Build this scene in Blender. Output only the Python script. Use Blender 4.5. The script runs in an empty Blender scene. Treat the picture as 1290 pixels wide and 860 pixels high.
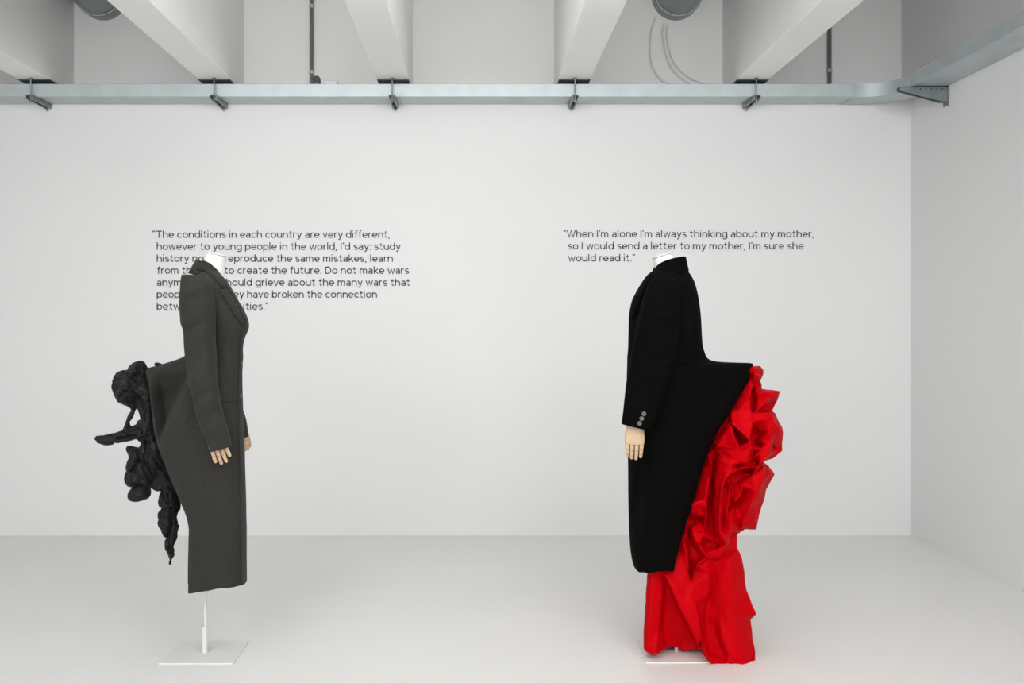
import bpy, bmesh, math, random
import numpy as np
from mathutils import Vector, Matrix, noise
from mathutils.bvhtree import BVHTree
from mathutils.geometry import delaunay_2d_cdt
random.seed(4)
S = bpy.context.scene
COL = S.collection
# ---------------------------------------------------------------- camera, light, exposure
F = 1200.0; VX, VY, CH = 602.0, 403.0, 1.37       # focal length (px), vanishing point, eye height
cam = bpy.data.cameras.new('camera'); cam.sensor_width = 36; cam.lens = 36*F/1290
cam.shift_x = (645-VX)/1290; cam.shift_y = -(430-VY)/1290; cam.clip_start = .05
camo = bpy.data.objects.new('camera', cam); COL.objects.link(camo)
camo.location = (0, 0, CH); camo.rotation_euler = (math.pi/2, 0, 0); S.camera = camo
w = bpy.data.worlds.new('world'); S.world = w; w.use_nodes = True
w.node_tree.nodes['Background'].inputs[0].default_value = (.97, .985, 1, 1)
w.node_tree.nodes['Background'].inputs[1].default_value = 1.65
def area(name, loc, target, sx, sy, power, spread=180, col=(1, 1, 1)):
    l = bpy.data.lights.new(name, 'AREA'); l.shape = 'RECTANGLE'; l.size = sx; l.size_y = sy
    l.energy = power; l.spread = math.radians(spread); l.color = col
    o = bpy.data.objects.new(name, l); COL.objects.link(o); o.location = loc
    o.rotation_euler = (Vector(target)-Vector(loc)).to_track_quat('-Z', 'Y').to_euler()
    return o
area('track_light', (-2.0, .4, 2.75), (-1.6, 6.0, .0), 2.0, .5, 13, 140)
area('track_light', (1.6, .4, 2.75), (1.2, 6.0, .0), 2.0, .5, 14.5, 140)
area('track_light', (-.2, 2.2, 2.8), (-.2, 6.0, .1), 4.6, .3, 9, 130)
area('track_light', (-.4, -1.2, 2.8), (0, 3.6, .6), 5, 1, 19, 170)
area('added_up_fill', (-.2, 3.45, 2.66), (-.2, 3.6, 4.0), 2.6, .5, 19, 180)  # added fill without a real fixture, brightens the upper wall and beams
S.view_settings.view_transform = 'Standard'; S.view_settings.look = 'None'
S.view_settings.gamma = 1; S.view_settings.use_curve_mapping = False; S.view_settings.exposure = 0.79

def P(px, py, d):
    return Vector(((px-VX)*d/F, d, CH-(py-VY)*d/F))
# ---------------------------------------------------------------- materials
def mat(name, col, rough=.6, metal=0, var=0, vscale=5, bump=0, bscale=200, sheen=0, spec=.5, stretch=(1, 1, 1), sheen_tint=(1,1,1)):
    m = bpy.data.materials.new(name); m.use_nodes = True; nt = m.node_tree
    b = nt.nodes['Principled BSDF']; b.inputs['Roughness'].default_value = rough
    b.inputs['Metallic'].default_value = metal; b.inputs['Specular IOR Level'].default_value = spec
    b.inputs['Sheen Weight'].default_value = sheen
    b.inputs['Sheen Tint'].default_value = (*sheen_tint, 1)
    tc = nt.nodes.new('ShaderNodeTexCoord'); mp = nt.nodes.new('ShaderNodeMapping')
    mp.inputs['Scale'].default_value = stretch
    nt.links.new(tc.outputs['Object'], mp.inputs['Vector'])
    if var:
        n = nt.nodes.new('ShaderNodeTexNoise'); n.inputs['Scale'].default_value = vscale; n.inputs['Detail'].default_value = 5
        r = nt.nodes.new('ShaderNodeValToRGB')
        r.color_ramp.elements[0].position = .3; r.color_ramp.elements[1].position = .7
        r.color_ramp.elements[0].color = (*[c*(1-var) for c in col], 1)
        r.color_ramp.elements[1].color = (*[min(1, c*(1+var)) for c in col], 1)
        nt.links.new(mp.outputs[0], n.inputs['Vector']); nt.links.new(n.outputs['Fac'], r.inputs[0])
        nt.links.new(r.outputs[0], b.inputs['Base Color'])
    else:
        b.inputs['Base Color'].default_value = (*col, 1)
    if bump:
        n2 = nt.nodes.new('ShaderNodeTexNoise'); n2.inputs['Scale'].default_value = bscale; n2.inputs['Detail'].default_value = 3
        bp = nt.nodes.new('ShaderNodeBump'); bp.inputs['Strength'].default_value = bump; bp.inputs['Distance'].default_value = .002
        nt.links.new(mp.outputs[0], n2.inputs['Vector']); nt.links.new(n2.outputs['Fac'], bp.inputs['Height'])
        nt.links.new(bp.outputs[0], b.inputs['Normal'])
    return m
M = dict(
    wall=mat('white_wall_paint', (.765, .765, .762), .75, var=.008, vscale=1.2, bump=.08, bscale=120, spec=.25),
    upper=mat('white_concrete_paint', (.87, .868, .855), .8, var=.015, vscale=2, bump=.3, bscale=60, spec=.2),
    beam=mat('beam_paint', (.87, .865, .85), .8, var=.012, vscale=2, bump=.2, bscale=50, spec=.2),
    floor=mat('pale_grey_floor', (.78, .772, .75), .42, var=.03, vscale=.9, bump=.04, bscale=40, spec=.35),
    pad=mat('dark_bearing_pad', (.13, .13, .135), .7, var=.1),
    zinc=mat('galvanised_steel', (.50, .55, .56), .5, metal=.5, var=.06, vscale=9, bump=.05, bscale=80),
    zincd=mat('dull_galvanised_steel', (.27, .30, .31), .45, metal=.8, var=.15, vscale=30),
    duct=mat('duct_steel', (.30, .35, .33), .5, metal=.5, var=.06, vscale=6),
    pipe=mat('grey_conduit', (.13, .13, .12), .5, var=.05),
    clip=mat('grey_clip', (.5, .5, .48), .5),
    cable=mat('white_cable', (.72, .72, .7), .5),
    ink=mat('dark_grey_vinyl_lettering', (.055, .055, .06), .7),
    black=mat('black_plastic', (.012, .012, .012), .35),
    white=mat('white_powder_coat', (.74, .74, .72), .45, spec=.4),
    plastic=mat('white_plastic', (.62, .62, .61), .4),
    canvas=mat('white_neck_canvas', (.78, .78, .76), .8, bump=.2, bscale=500),
    seam=mat('grey_edge', (.22, .22, .21), .7),
    grey=mat('charcoal_grey_wool', (.031, .0297, .027), .88, var=.07, vscale=60, bump=.35, bscale=700, spec=.1, sheen=.06),
    greyd=mat('charcoal_lining', (.03, .029, .028), .85, spec=.1),
    bwool=mat('black_wool', (.0022, .0022, .0020), .9, var=.1, vscale=40, bump=.35, bscale=600, spec=.05, sheen=0),
    bruf=mat('black_jersey', (.0075, .0072, .0066), .6, var=.1, vscale=30, bump=.25, bscale=500, spec=.25, sheen=.03),
    red=mat('red_taffeta', (.49, .0005, .004), .5, var=.04, vscale=8, bump=.12, bscale=250, spec=.03),
    button=mat('grey_button', (.11, .11, .105), .35),
    gbutton=mat('dark_button', (.04, .04, .04), .35),
    wood=mat('pale_wood', (.60, .42, .275), .5, var=.12, vscale=30, stretch=(1, 1, .15), bump=.05),
    pin=mat('dark_pin', (.08, .05, .03), .6),
)
# ---------------------------------------------------------------- object helpers
def tag(o, label=None, cat=None, group=None, kind=None):
    for k, v in (('label', label), ('category', cat), ('group', group), ('kind', kind)):
        if v: o[k] = v
    return o
def wloc(o):
    v = Vector((0, 0, 0))
    while o: v += o.location; o = o.parent
    return v
def empty(name, loc, label, cat, group=None):
    o = bpy.data.objects.new(name, None); COL.objects.link(o); o.location = loc; o.empty_display_size = .1
    return tag(o, label, cat, group)
def build(name, verts, faces, m, parent=None, origin=None, smooth=False, mats=None, fm=None):
    me = bpy.data.meshes.new(name)
    off = wloc(parent) if parent else Vector(origin or (0, 0, 0))
    me.from_pydata([tuple(Vector(v)-off) for v in verts], [], faces)
    for mm in (mats or [m]): me.materials.append(mm)
    if fm: me.polygons.foreach_set('material_index', fm)
    bm = bmesh.new(); bm.from_mesh(me); bmesh.ops.remove_doubles(bm, verts=bm.verts, dist=1e-5)
    bmesh.ops.recalc_face_normals(bm, faces=bm.faces); bm.to_mesh(me); bm.free()
    if smooth: me.polygons.foreach_set('use_smooth', [True]*len(me.polygons))
    o = bpy.data.objects.new(name, me); COL.objects.link(o)
    if parent: o.parent = parent
    else: o.location = off
    return o
def freeze(o):
    dg = bpy.context.evaluated_depsgraph_get(); dg.update()
    me = bpy.data.meshes.new_from_object(o.evaluated_get(dg)); o.modifiers.clear(); o.data = me
    return o
class G:
    """collects shapes in world space"""
    def __init__(s): s.v = []; s.f = []; s.m = []
    def add(s, v, f, mi=0):
        b = len(s.v); s.v += [Vector(x) for x in v]; s.f += [tuple(i+b for i in q) for q in f]; s.m += [mi]*len(f); return s
    def box(s, x0, x1, y0, y1, z0, z1, mi=0):
        v = [(x, y, z) for x in (x0, x1) for y in (y0, y1) for z in (z0, z1)]
        return s.add(v, [(0, 1, 3, 2), (4, 6, 7, 5), (0, 4, 5, 1), (2, 3, 7, 6), (0, 2, 6, 4), (1, 5, 7, 3)], mi)
    def tube(s, pts, r, n=12, mi=0, cap=True):
        pts = [Vector(p) for p in pts]; rs = r if isinstance(r, (list, tuple)) else [r]*len(pts)
        v = []; t0 = (pts[1]-pts[0]).normalized()
        a = t0.orthogonal().normalized()
        for i, p in enumerate(pts):
            t = (pts[min(i+1, len(pts)-1)]-pts[max(i-1, 0)]).normalized()
            a = (a-t*a.dot(t)).normalized(); b = t.cross(a)
            v += [p+(a*math.cos(2*math.pi*k/n)+b*math.sin(2*math.pi*k/n))*rs[i] for k in range(n)]
        f = [(i*n+k, i*n+(k+1) % n, (i+1)*n+(k+1) % n, (i+1)*n+k) for i in range(len(pts)-1) for k in range(n)]
        if cap: f += [tuple(range(n)), tuple((len(pts)-1)*n+k for k in range(n))]
        return s.add(v, f, mi)
    def build(s, name, m, parent=None, origin=None, smooth=False, mats=None, bevel=0):
        o = build(name, s.v, s.f, m, parent, origin, smooth, mats, s.m if mats else None)
        if bevel:
            b = o.modifiers.new('bevel', 'BEVEL'); b.width = bevel; b.segments = 2; b.limit_method = 'ANGLE'
        if smooth: 
            o.data.set_sharp_from_angle(angle=math.radians(42))
        return o
def pchip(xs, ys, x):
    """monotone cubic interpolation"""
    xs = np.array(xs, float); ys = np.array(ys, float); h = np.diff(xs); d = np.diff(ys)/h
    m = np.zeros(len(xs)); m[0] = d[0]; m[-1] = d[-1]
    for i in range(1, len(xs)-1):
        if d[i-1]*d[i] > 0:
            w1 = 2*h[i]+h[i-1]; w2 = h[i]+2*h[i-1]; m[i] = (w1+w2)/(w1/d[i-1]+w2/d[i])
    i = int(np.clip(np.searchsorted(xs, x)-1, 0, len(h)-1)); t = (x-xs[i])/h[i]
    return float((2*t**3-3*t**2+1)*ys[i]+(t**3-2*t**2+t)*h[i]*m[i]+(-2*t**3+3*t**2)*ys[i+1]+(t**3-t**2)*h[i]*m[i+1])
# ---------------------------------------------------------------- the setting
DW, DU, XR, XL = 6.06, 6.20, 2.757, -4.6
YB = -4.0; ZC = 3.95
def struct(name, g, m, label=None, **k):
    o = g.build(name, m, **k); o['kind'] = 'structure'
    return o
struct('floor', G().box(XL-.2, XR+.2, YB, DU+.2, -.1, 0), M['floor'])
struct('wall_back', G().box(XL, XR, DW, DU, 0, 2.80), M['wall'])
struct('wall_back_upper', G().box(XL, XR, DU, DU+.2, 0, ZC), M['upper'])
struct('wall_right', G().box(XR, XR+.2, YB, DU+.2, 0, ZC), M['wall'])
struct('wall_left', G().box(XL-.2, XL, YB, DU+.2, 0, ZC), M['wall'])
struct('ceiling', G().box(XL-.2, XR+.2, YB, DU+.2, ZC, ZC+.15), M['upper'])
beam_px = [-173, 51, 274.5, 496.5, 722, 943.5]
sB = F/5.936
BZ = 2.849
blabels = ['beam']*9
for i, c in enumerate(beam_px + [1164]):
    if i == 6: continue
    X = (c-VX)/sB; hw = .098
    g = G().box(X-hw, X+hw, YB, DU, BZ, ZC)
    struct('trim_%d' % (i+1), g, M['beam'], bevel=.004)
    pd = G().box(X-hw+.001, X+hw-.001, 5.845, DU-.001, BZ-.006, BZ-.0005).build('bearing_pad', M['pad'], origin=(X, 6.02, BZ-.006))
    pd['kind'] = 'structure'
# ---------------------------------------------------------------- cable tray along both walls
TZ0, TZ1 = 2.742, 2.817; TY = 5.845; TX = 2.546
tr = empty('cable_tray', (0, 5.95, TZ0), 'long galvanised steel cable tray running along the white walls and round the corner', 'cable tray')
R0 = .20   # inner corner bend
def run(name, pts, z0, z1, th=.003, closed=False):
    """vertical strip of sheet along a plan polyline"""
    v = []; n = len(pts)
    for i, p in enumerate(pts):
        a = Vector(pts[max(i-1, 0)]); b = Vector(pts[min(i+1, n-1)]); t = (b-a).normalized(); nn = Vector((-t.y, t.x))
        for s in (0, th):
            for z in (z0, z1): v.append((p[0]+nn.x*s, p[1]+nn.y*s, z))
    f = []
    for i in range(n-1):
        k = i*4; f += [(k, k+4, k+5, k+1), (k+2, k+3, k+7, k+6), (k, k+2, k+6, k+4), (k+1, k+5, k+7, k+3)]
    f += [(0, 1, 3, 2), (4*n-4, 4*n-2, 4*n-1, 4*n-3)]
    return G().add(v, f)
bend = [(TX-R0+R0*math.sin(t), TY-R0+R0*math.cos(t)) for t in [k*math.pi/2/14 for k in range(15)]]
bx0 = TX-R0
def seg(x0, x1, nm='tray_section'):
    g = run('s', [(x0, TY), (x1, TY)], TZ0, TZ1)
    g.box(x0, x1, TY, DW-.002, TZ0-.001, TZ0+.002)
    g.box(x0, x1, TY-.001, TY+.014, TZ1-.004, TZ1+.001)
    g.box(x0, x1, DW-.006, DW-.002, TZ0, TZ1)
    return g.build(nm, M['zinc'], tr, bevel=.001)
xs = [XL, (120-VX)*TY/F-.001, (503-VX)*TY/F, bx0-.03]
for a, b in zip(xs, xs[1:]): seg(a, b-.0015)
# coupling plates with bolts at the joints
for x in xs[1:3]:
    g = G().box(x-.03, x+.03, TY-.004, TY-.001, TZ0+.012, TZ1-.012)
    for sx in (-.018, .018):
        for z in (TZ0+.022, TZ1-.024): g.tube([(x+sx, TY-.009, z), (x+sx, TY-.003, z)], .0045, 8)
    g.build('coupling_plate', M['zinc'], tr)
g = run('c', [(bx0-.03, TY-.002)]+[(a, b-.002) for a, b in bend]+[(TX-.002, TY-R0-.03)], TZ0-.004, TZ1+.002)
outer = [(bx0-.05, DW-.004), (TX, DW-.004), (XR-.004, TY), (XR-.004, TY-R0-.03)]
inner = [(bx0-.03, TY)] + bend + [(TX, TY-R0-.03)]
# curved bottom plate: fan between inner arc and outer arc
R1 = R0+(DW-TY); oc = [(bx0-.05, DW-.004)] + [(bx0+(R1-.004)*math.sin(t), TY-R0+(R1-.004)*math.cos(t)) for t in [k*math.pi/2/14 for k in range(15)]] + [(XR-.004, TY-R0-.03)]
v = []; f = []
for i, (a, b) in enumerate(zip(inner, oc)):
    for z in (TZ0-.004, TZ0-.001):
        v += [(a[0], a[1], z), (b[0], b[1], z)]
for i in range(len(inner)-1):
    k = 4*i; f += [(k, k+1, k+5, k+4), (k+2, k+6, k+7, k+3), (k, k+4, k+6, k+2), (k+1, k+3, k+7, k+5)]
g.add(v, f)
o = g.build('corner_bend', M['zinc'], tr, smooth=True)
g = run('o', oc, TZ0-.002, TZ1); g.build('corner_outer_rail', M['zinc'], tr, smooth=True)
# right wall run
g = run('r', [(TX, TY-R0-.03), (TX, YB)], TZ0, TZ1)
g.box(TX, XR-.002, YB, TY-R0-.03, TZ0-.001, TZ0+.002); g.box(TX-.001, TX+.014, YB, TY-R0-.03, TZ1-.004, TZ1+.001)
g.box(XR-.006, XR-.002, YB, TY-R0-.03, TZ0, TZ1)
g.build('tray_section', M['zinc'], tr, bevel=.001)
# joining strip at bend start
G().box(bx0-.036, bx0-.028, TY-.006, TY-.001, TZ0-.004, TZ1+.002).build('joint_strip', M['zinc'], tr)
# hanger brackets: perforated strut channels on threaded rods
rodx = [38.5, 269.5, 494, 724.5, 953]
labs = ['small grey strut hanger under the cable tray at the far left, below the leftmost beam',
        'small grey strut hanger under the cable tray, right above the grey coat',
        'middle one of the five small grey strut hangers under the cable tray',
        'small grey strut hanger above the start of the quote about a mother',
        'small grey strut hanger under the back wall tray, nearest to the corner bend']
def channel(g, x, y0, y1, z0, z1, hw):
    # open-bottom channel with slotted top made of rungs
    g.box(x-hw, x-hw+.003, y0, y1, z0, z1); g.box(x+hw-.003, x+hw, y0, y1, z0, z1)
    g.box(x-hw+.003, x-hw+.010, y0, y1, z0, z0+.003); g.box(x+hw-.010, x+hw-.003, y0, y1, z0, z0+.003)
    g.box(x-hw, x-hw/2.6, y0, y1, z1-.003, z1); g.box(x+hw/2.6, x+hw, y0, y1, z1-.003, z1)
    y = y0
    while y < y1-.012:
        g.box(x-hw/2.6, x+hw/2.6, y, y+.012, z1-.003, z1); y += .036
for px, lb in zip(rodx, labs):
    x = (px-VX)*5.815/F
    h = empty('strut_hanger', (x, 5.93, TZ0-.03), lb, 'bracket', 'hangers that carry the cable tray')
    g = G(); channel(g, x, 5.795, DW-.002, TZ0-.029, TZ0-.0015, .0205); g.build('strut_channel', M['zincd'], h)
    for y in (5.818, 6.035):
        zt = BZ if y < 5.84 else 2.80
        if y < 5.84: pts = [(x, y, TZ0-.045), (x, y, BZ)]
        else: pts = [(x, y, TZ0-.050), (x, y, TZ0-.003)]
        g = G().tube(pts, .0042, 8)
        for z in (TZ0-.036, TZ0+.003 if y < 5.84 else TZ0-.032): g.tube([(x, y, z-.003), (x, y, z+.004)], .009, 6)
        if y < 5.84: g.tube([(x, y, BZ-.004), (x, y, BZ-.0005)], .012, 10)
        g.build('threaded_rod', M['zincd'], h)
# wall bracket on the right wall
y = 5.60
wb = empty('wall_bracket', (2.7, y, TZ0-.06), 'dark triangular steel bracket on the right wall holding the cable tray', 'bracket')
zt = TZ0-.005
g = G(); xa, xb = TX-.075, XR-.006
for s in (-.02, .017):
    v = [(xa, y+s, zt), (xb, y+s, zt), (xb, y+s, zt-.085), (xb-.03, y+s, zt-.088), (xa, y+s, zt-.022)]
    v2 = [(a, b+.003, c) for a, b, c in v]
    g.add(v+v2, [(0, 1, 2, 3, 4), (9, 8, 7, 6, 5)]+[(i, (i+1) % 5, 5+(i+1) % 5, 5+i) for i in range(5)])
g.box(xa, xb, y-.02, y+.02, zt-.003, zt); g.build('arm', M['zincd'], wb)
g = G().box(XR-.008, XR-.001, y-.03, y+.03, zt-.11, zt+.035)
for dz in (.02, -.045, -.09): g.tube([(XR-.013, y-.022, zt+dz), (XR-.007, y-.022, zt+dz)], .005, 8)
g.build('wall_plate', M['zincd'], wb)
for k in range(5): G().tube([(xb-.03-.032*k, y-.0215, zt-.014), (xb-.03-.032*k, y-.018, zt-.014)], .0042, 8).build('bolt', M['black'], wb)
# ---------------------------------------------------------------- ducts, conduits, cables, small devices
def duct(px, lb):
    c = P(px, -4, DU); d = empty('ventilation_duct', (c.x, DU, c.z), lb, 'duct')
    G().tube([(c.x, DU-.001, c.z), (c.x, 2.0, c.z)], .146, 48).build('pipe', M['duct'], d, smooth=True)
    g = G().tube([(c.x, DU-.001, c.z), (c.x, DU-.07, c.z)], .155, 48)
    g.tube([(c.x, DU-.07, c.z), (c.x, DU-.085, c.z)], .158, 48)
    g.build('collar', M['duct'], d, smooth=True)
    ring = G().tube([(c.x+.151*math.cos(a), DU-.095, c.z+.151*math.sin(a)) for a in [k*math.pi/24 for k in range(49)]], .004, 6)
    ring.build('seal_ring', M['plastic'], d, smooth=True)
duct(131, 'round grey-green ventilation duct at the top left, partly behind a beam')
duct(851, 'round grey-green ventilation duct with white cables hanging below it')
def conduit(px, clips, lb):
    x = (px-VX)*(DU-.02)/F; d = DU-.02
    e = empty('conduit_pipe', (x, d, 2.81), lb, 'pipe')
    G().tube([(x, d, 2.802), (x, d, ZC)], .0125, 14).build('pipe', M['pipe'], e, smooth=True)
    for cy in clips:
        z = P(px, cy, d).z
        g = G().tube([(x, d, z-.011), (x, d, z+.011)], .0165, 14); g.box(x-.008, x+.008, d, DU-.0005, z-.009, z+.009)
        g.build('clip', M['clip'], e, smooth=True)
conduit(392.3, [8, 91, -60], 'thin dark grey vertical conduit with pale clips beside the small black sensor')
conduit(1045, [89, -40], 'short dark grey vertical conduit on the upper wall near the room corner')
def catm(pts, n=8):
    q = [pts[0]]+pts+[pts[-1]]; out = []
    for i in range(1, len(q)-2):
        for k in range(n):
            t = k/n; a, b, c, d = q[i-1], q[i], q[i+1], q[i+2]
            out.append(.5*((2*b)+(c-a)*t+(2*a-5*b+4*c-d)*t*t+(3*b-a-3*c+d)*t**3))
    return out+[pts[-1]]
cabs = [([(826, 22), (822, 34), (819.5, 50), (819, 66), (823, 86), (834, 101), (850, 107)], 'leftmost of the three white cables hanging from the right duct'),
        ([(837, 30), (835.5, 36), (835, 46), (838.6, 67), (847, 86.5), (862, 101), (876, 107)], 'middle one of the three white cables hanging from the right duct'),
        ([(841.5, 31), (840.5, 38), (840.5, 49), (845.6, 71.5), (857, 89), (876, 101.5), (896, 107)], 'rightmost of the three white cables hanging from the right duct')]
for i, (pp, lb) in enumerate(cabs):
    pts = catm([P(a, b, DU-.014-.0*i) for a, b in pp])
    g = G().tube(pts, .0062, 8); o = g.build('hanging_cable', M['cable'], None, origin=pts[-1], smooth=True)
    tag(o, lb, 'cable', 'cables looping from the duct to the tray')
# black sensor on the tray
ds = 5.90
c = P(399.3, 105, ds); c.z = TZ1+.002
sn = empty('wall_sensor', c, 'small black round-topped sensor camera sitting on the cable tray by the conduit', 'sensor')
g = G(); hw = .0225; prof = [(-hw, 0), (hw, 0)]+[(hw*math.cos(a), .038+hw*.95*math.sin(a)) for a in [k*math.pi/14 for k in range(15)]]
v = [(c.x+a, y, c.z+b) for y in (ds-.02, ds+.02) for a, b in prof]; n = len(prof)
g.add(v, [tuple(range(n)), tuple(range(n, 2*n))]+[(i, (i+1) % n, n+(i+1) % n, n+i) for i in range(n)])
g.build('body', M['black'], sn, bevel=.003)
G().tube([(c.x, ds-.024, c.z+.040), (c.x, ds-.018, c.z+.040)], .009, 20).build('lens', M['gbutton'], sn, smooth=True)
G().box(c.x-.008, c.x+.008, ds-.0215, ds-.019, c.z+.011, c.z+.015).build('status_mark', M['plastic'], sn)
c = P(417.5, 105, ds); c.z = TZ1+.002
jb = empty('junction_box', c, 'small flat white plastic box on the cable tray, right of the black sensor', 'box')
G().box(c.x-.042, c.x+.042, ds-.03, ds+.03, c.z, c.z+.026).build('housing', M['plastic'], jb, bevel=.004)
G().tube([(c.x+.034, ds-.033, c.z+.016), (c.x+.034, ds-.029, c.z+.016)], .003, 8).build('screw', M['zincd'], jb)
# ---------------------------------------------------------------- wall quotes
def E(cx, cy, rx, ry, a0, a1, n=14):
    return [(cx+rx*math.cos(math.radians(a0+(a1-a0)*k/n)), cy+ry*math.sin(math.radians(a0+(a1-a0)*k/n))) for k in range(n+1)]
st = [(.07, 0), (.07, 1.04)]; sx = [(.07, 0), (.07, .74)]
arch = E(.33, .40, .26, .28, 180, 0)+[(.59, 0)]
GL = {
 'o': (.68, [E(.34, .37, .28, .31, 0, 360, 24)]), 'c': (.61, [E(.34, .37, .28, .31, 45, 315)]),
 'e': (.67, [E(.34, .37, .28, .31, 0, 318, 22), [(.06, .37), (.62, .37)]]),
 'a': (.61, [E(.31, .46, .21, .22, 150, 0)+[(.52, 0)], [(.52, .41), (.28, .41)]+E(.27, .235, .20, .175, 90, 270)+[(.38, .08), (.52, .2)]]),
 'b': (.69, [st, E(.35, .37, .28, .31, 0, 360, 24)]), 'd': (.70, [[(.62, 0), (.62, 1.04)], E(.34, .37, .28, .31, 0, 360, 24)]),
 'p': (.69, [[(.07, -.27), (.07, .74)], E(.35, .37, .28, .31, 0, 360, 24)]),
 'g': (.70, [E(.34, .37, .28, .31, 0, 360, 24), [(.62, .74), (.62, -.03)]+E(.35, -.03, .27, .19, 0, -150)]),
 'h': (.67, [st, arch]), 'n': (.67, [sx, arch]), 'r': (.40, [sx, E(.29, .42, .22, .26, 180, 75)]),
 'm': (.98, [sx, E(.27, .44, .20, .24, 180, 0)+[(.47, 0)], E(.67, .44, .20, .24, 180, 0)+[(.87, 0)]]),
 'u': (.67, [[(.07, .74)]+E(.33, .33, .26, .27, 180, 360), [(.59, .74), (.59, 0)]]),
 'i': (.20, [[(.07, 0), (.07, .74)], [(.07, .92), (.07, 1.04)]]), 'l': (.20, [st]),
 't': (.46, [[(.19, .94), (.19, .2)]+E(.35, .21, .16, .15, 180, 290, 8), [(.02, .68), (.42, .68)]]),
 'f': (.42, [[(.19, 0), (.19, .82)]+E(.35, .83, .16, .16, 180, 75, 8), [(.02, .68), (.42, .68)]]),
 's': (.55, [E(.28, .53, .20, .155, 35, 270)+E(.28, .22, .21, .16, 90, -145)]),
 'k': (.60, [st, [(.55, .72), (.1, .28)], [(.22, .40), (.58, 0)]]),
 'v': (.60, [[(.04, .74), (.3, .02), (.56, .74)]]), 'w': (.90, [[(.04, .74), (.25, .02), (.45, .72), (.65, .02), (.86, .74)]]),
 'y': (.61, [[(.05, .74), (.31, .05)], [(.57, .74), (.26, -.14), (.19, -.21), (.06, -.21)]]),
 'T': (.78, [[(.03, .94), (.75, .94)], [(.39, 0), (.39, .94)]]), 'I': (.20, [[(.08, 0), (.08, 1)]]),
 'D': (.80, [[(.09, .06), (.09, .94), (.35, .94)]+E(.35, .5, .37, .44, 90, -90)+[(.09, .06)]]),
 'W': (1.10, [[(.04, 1), (.3, .03), (.55, .97), (.8, .03), (1.06, 1)]]),
 ',': (.22, [[(.11, .11), (.04, -.14)]]), '.': (.20, [[(.08, 0), (.08, .13)]]), ':': (.22, [[(.09, 0), (.09, .13)], [(.09, .55), (.09, .68)]]),
 '\u2019': (.17, [[(.1, 1.03), (.06, .80)]]), '\u201c': (.34, [[(.04, .80), (.08, 1.03)], [(.21, .80), (.25, 1.03)]]), '\u201d': (.34, [[(.08, 1.03), (.04, .80)], [(.25, 1.03), (.21, .80)]]),
 ' ': (.24, [])}
def quote(name, rows, size_px, lb):
    """lettering as thin cut vinyl strokes on the wall; size_px = cap height"""
    y = DW-.0012; x0 = (rows[0][1]-VX)*DW/F
    e = empty(name, (x0, DW, P(0, rows[-1][3], DW).z), lb, 'wall text')
    h = .068
    for txt, a, b, base in rows:
        strokes = []; cx_ = 0
        for ch in txt:
            adv, ss = GL[ch]
            strokes += [[(cx_+p[0], p[1]) for p in q] for q in ss]; cx_ += adv+.085
        X = [p[0] for q in strokes for p in q]; mn, mx = min(X)-h, max(X)+h
        k = (b-a)/(mx-mn)*DW/F; xa = (a-VX)*DW/F; zb = P(0, base, DW).z; sz = size_px*DW/F; g = G()
        for q in strokes:
            q2 = [Vector(((p[0]-mn)*k, p[1]*sz)) for p in q]; hw = h*sz; V = []; n = len(q2)
            for i, p in enumerate(q2):
                t0 = (q2[i]-q2[i-1]).normalized() if i else None; t1 = (q2[i+1]-q2[i]).normalized() if i < n-1 else None
                if i == 0 and (q2[0]-q2[-1]).length < 1e-6: t0 = (q2[-1]-q2[-2]).normalized()
                if i == n-1 and (q2[0]-q2[-1]).length < 1e-6: t1 = (q2[1]-q2[0]).normalized()
                t0 = t0 or t1; t1 = t1 or t0; tt = (t0+t1).normalized(); nn = Vector((-tt.y, tt.x)); m_ = hw/max(.45, nn.dot(Vector((-t0.y, t0.x))))
                for s_ in (-1, 1):
                    for yy in (0, -.001): V.append((xa+p.x+nn.x*m_*s_, y+yy, zb+p.y+nn.y*m_*s_))
            Fc = []
            for i in range(n-1):
                c = 4*i; Fc += [(c+1, c+5, c+7, c+3), (c, c+4, c+5, c+1), (c+2, c+3, c+7, c+6), (c, c+2, c+6, c+4)]
            Fc += [(0, 1, 3, 2), (4*n-4, 4*n-2, 4*n-1, 4*n-3)]
            g.add(V, Fc)
        o = g.build('text_line', M['ink'], e); o['kind'] = 'stuff'
LS = 15.07
L = ['\u201cThe conditions in each country are very different,', 'however to young people in the world, I\u2019d say: study',
     'history not to reproduce the same mistakes, learn', 'from the past to create the future. Do not make wars',
     'anymore. We should grieve about the many wars that', 'people lost as they have broken the connection', 'between communities.\u201d']
ends = [(192, 491), (197.5, 505), (197.5, 495), (197.5, 515.5), (197.5, 517), (197.5, 475), (197.5, 338)]
TS = 9.0
quote('wall_quote', [(t, a, b, 299.6+i*LS) for i, (t, (a, b)) in enumerate(zip(L, ends))], TS,
      'seven-line dark grey quotation on the white wall behind the grey coat')
L2 = ['\u201cWhen I\u2019m alone I\u2019m always thinking about my mother,', 'so I would send a letter to my mother, I\u2019m sure she', 'would read it.\u201d']
quote('wall_quote', [(t, a, b, 299+i*15.1) for i, (t, (a, b)) in enumerate(zip(L2, [(709.5, 1025), (715.5, 1012.5), (715.5, 800)]))], TS,
      'three-line dark grey quotation on the white wall above the black coat')
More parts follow.
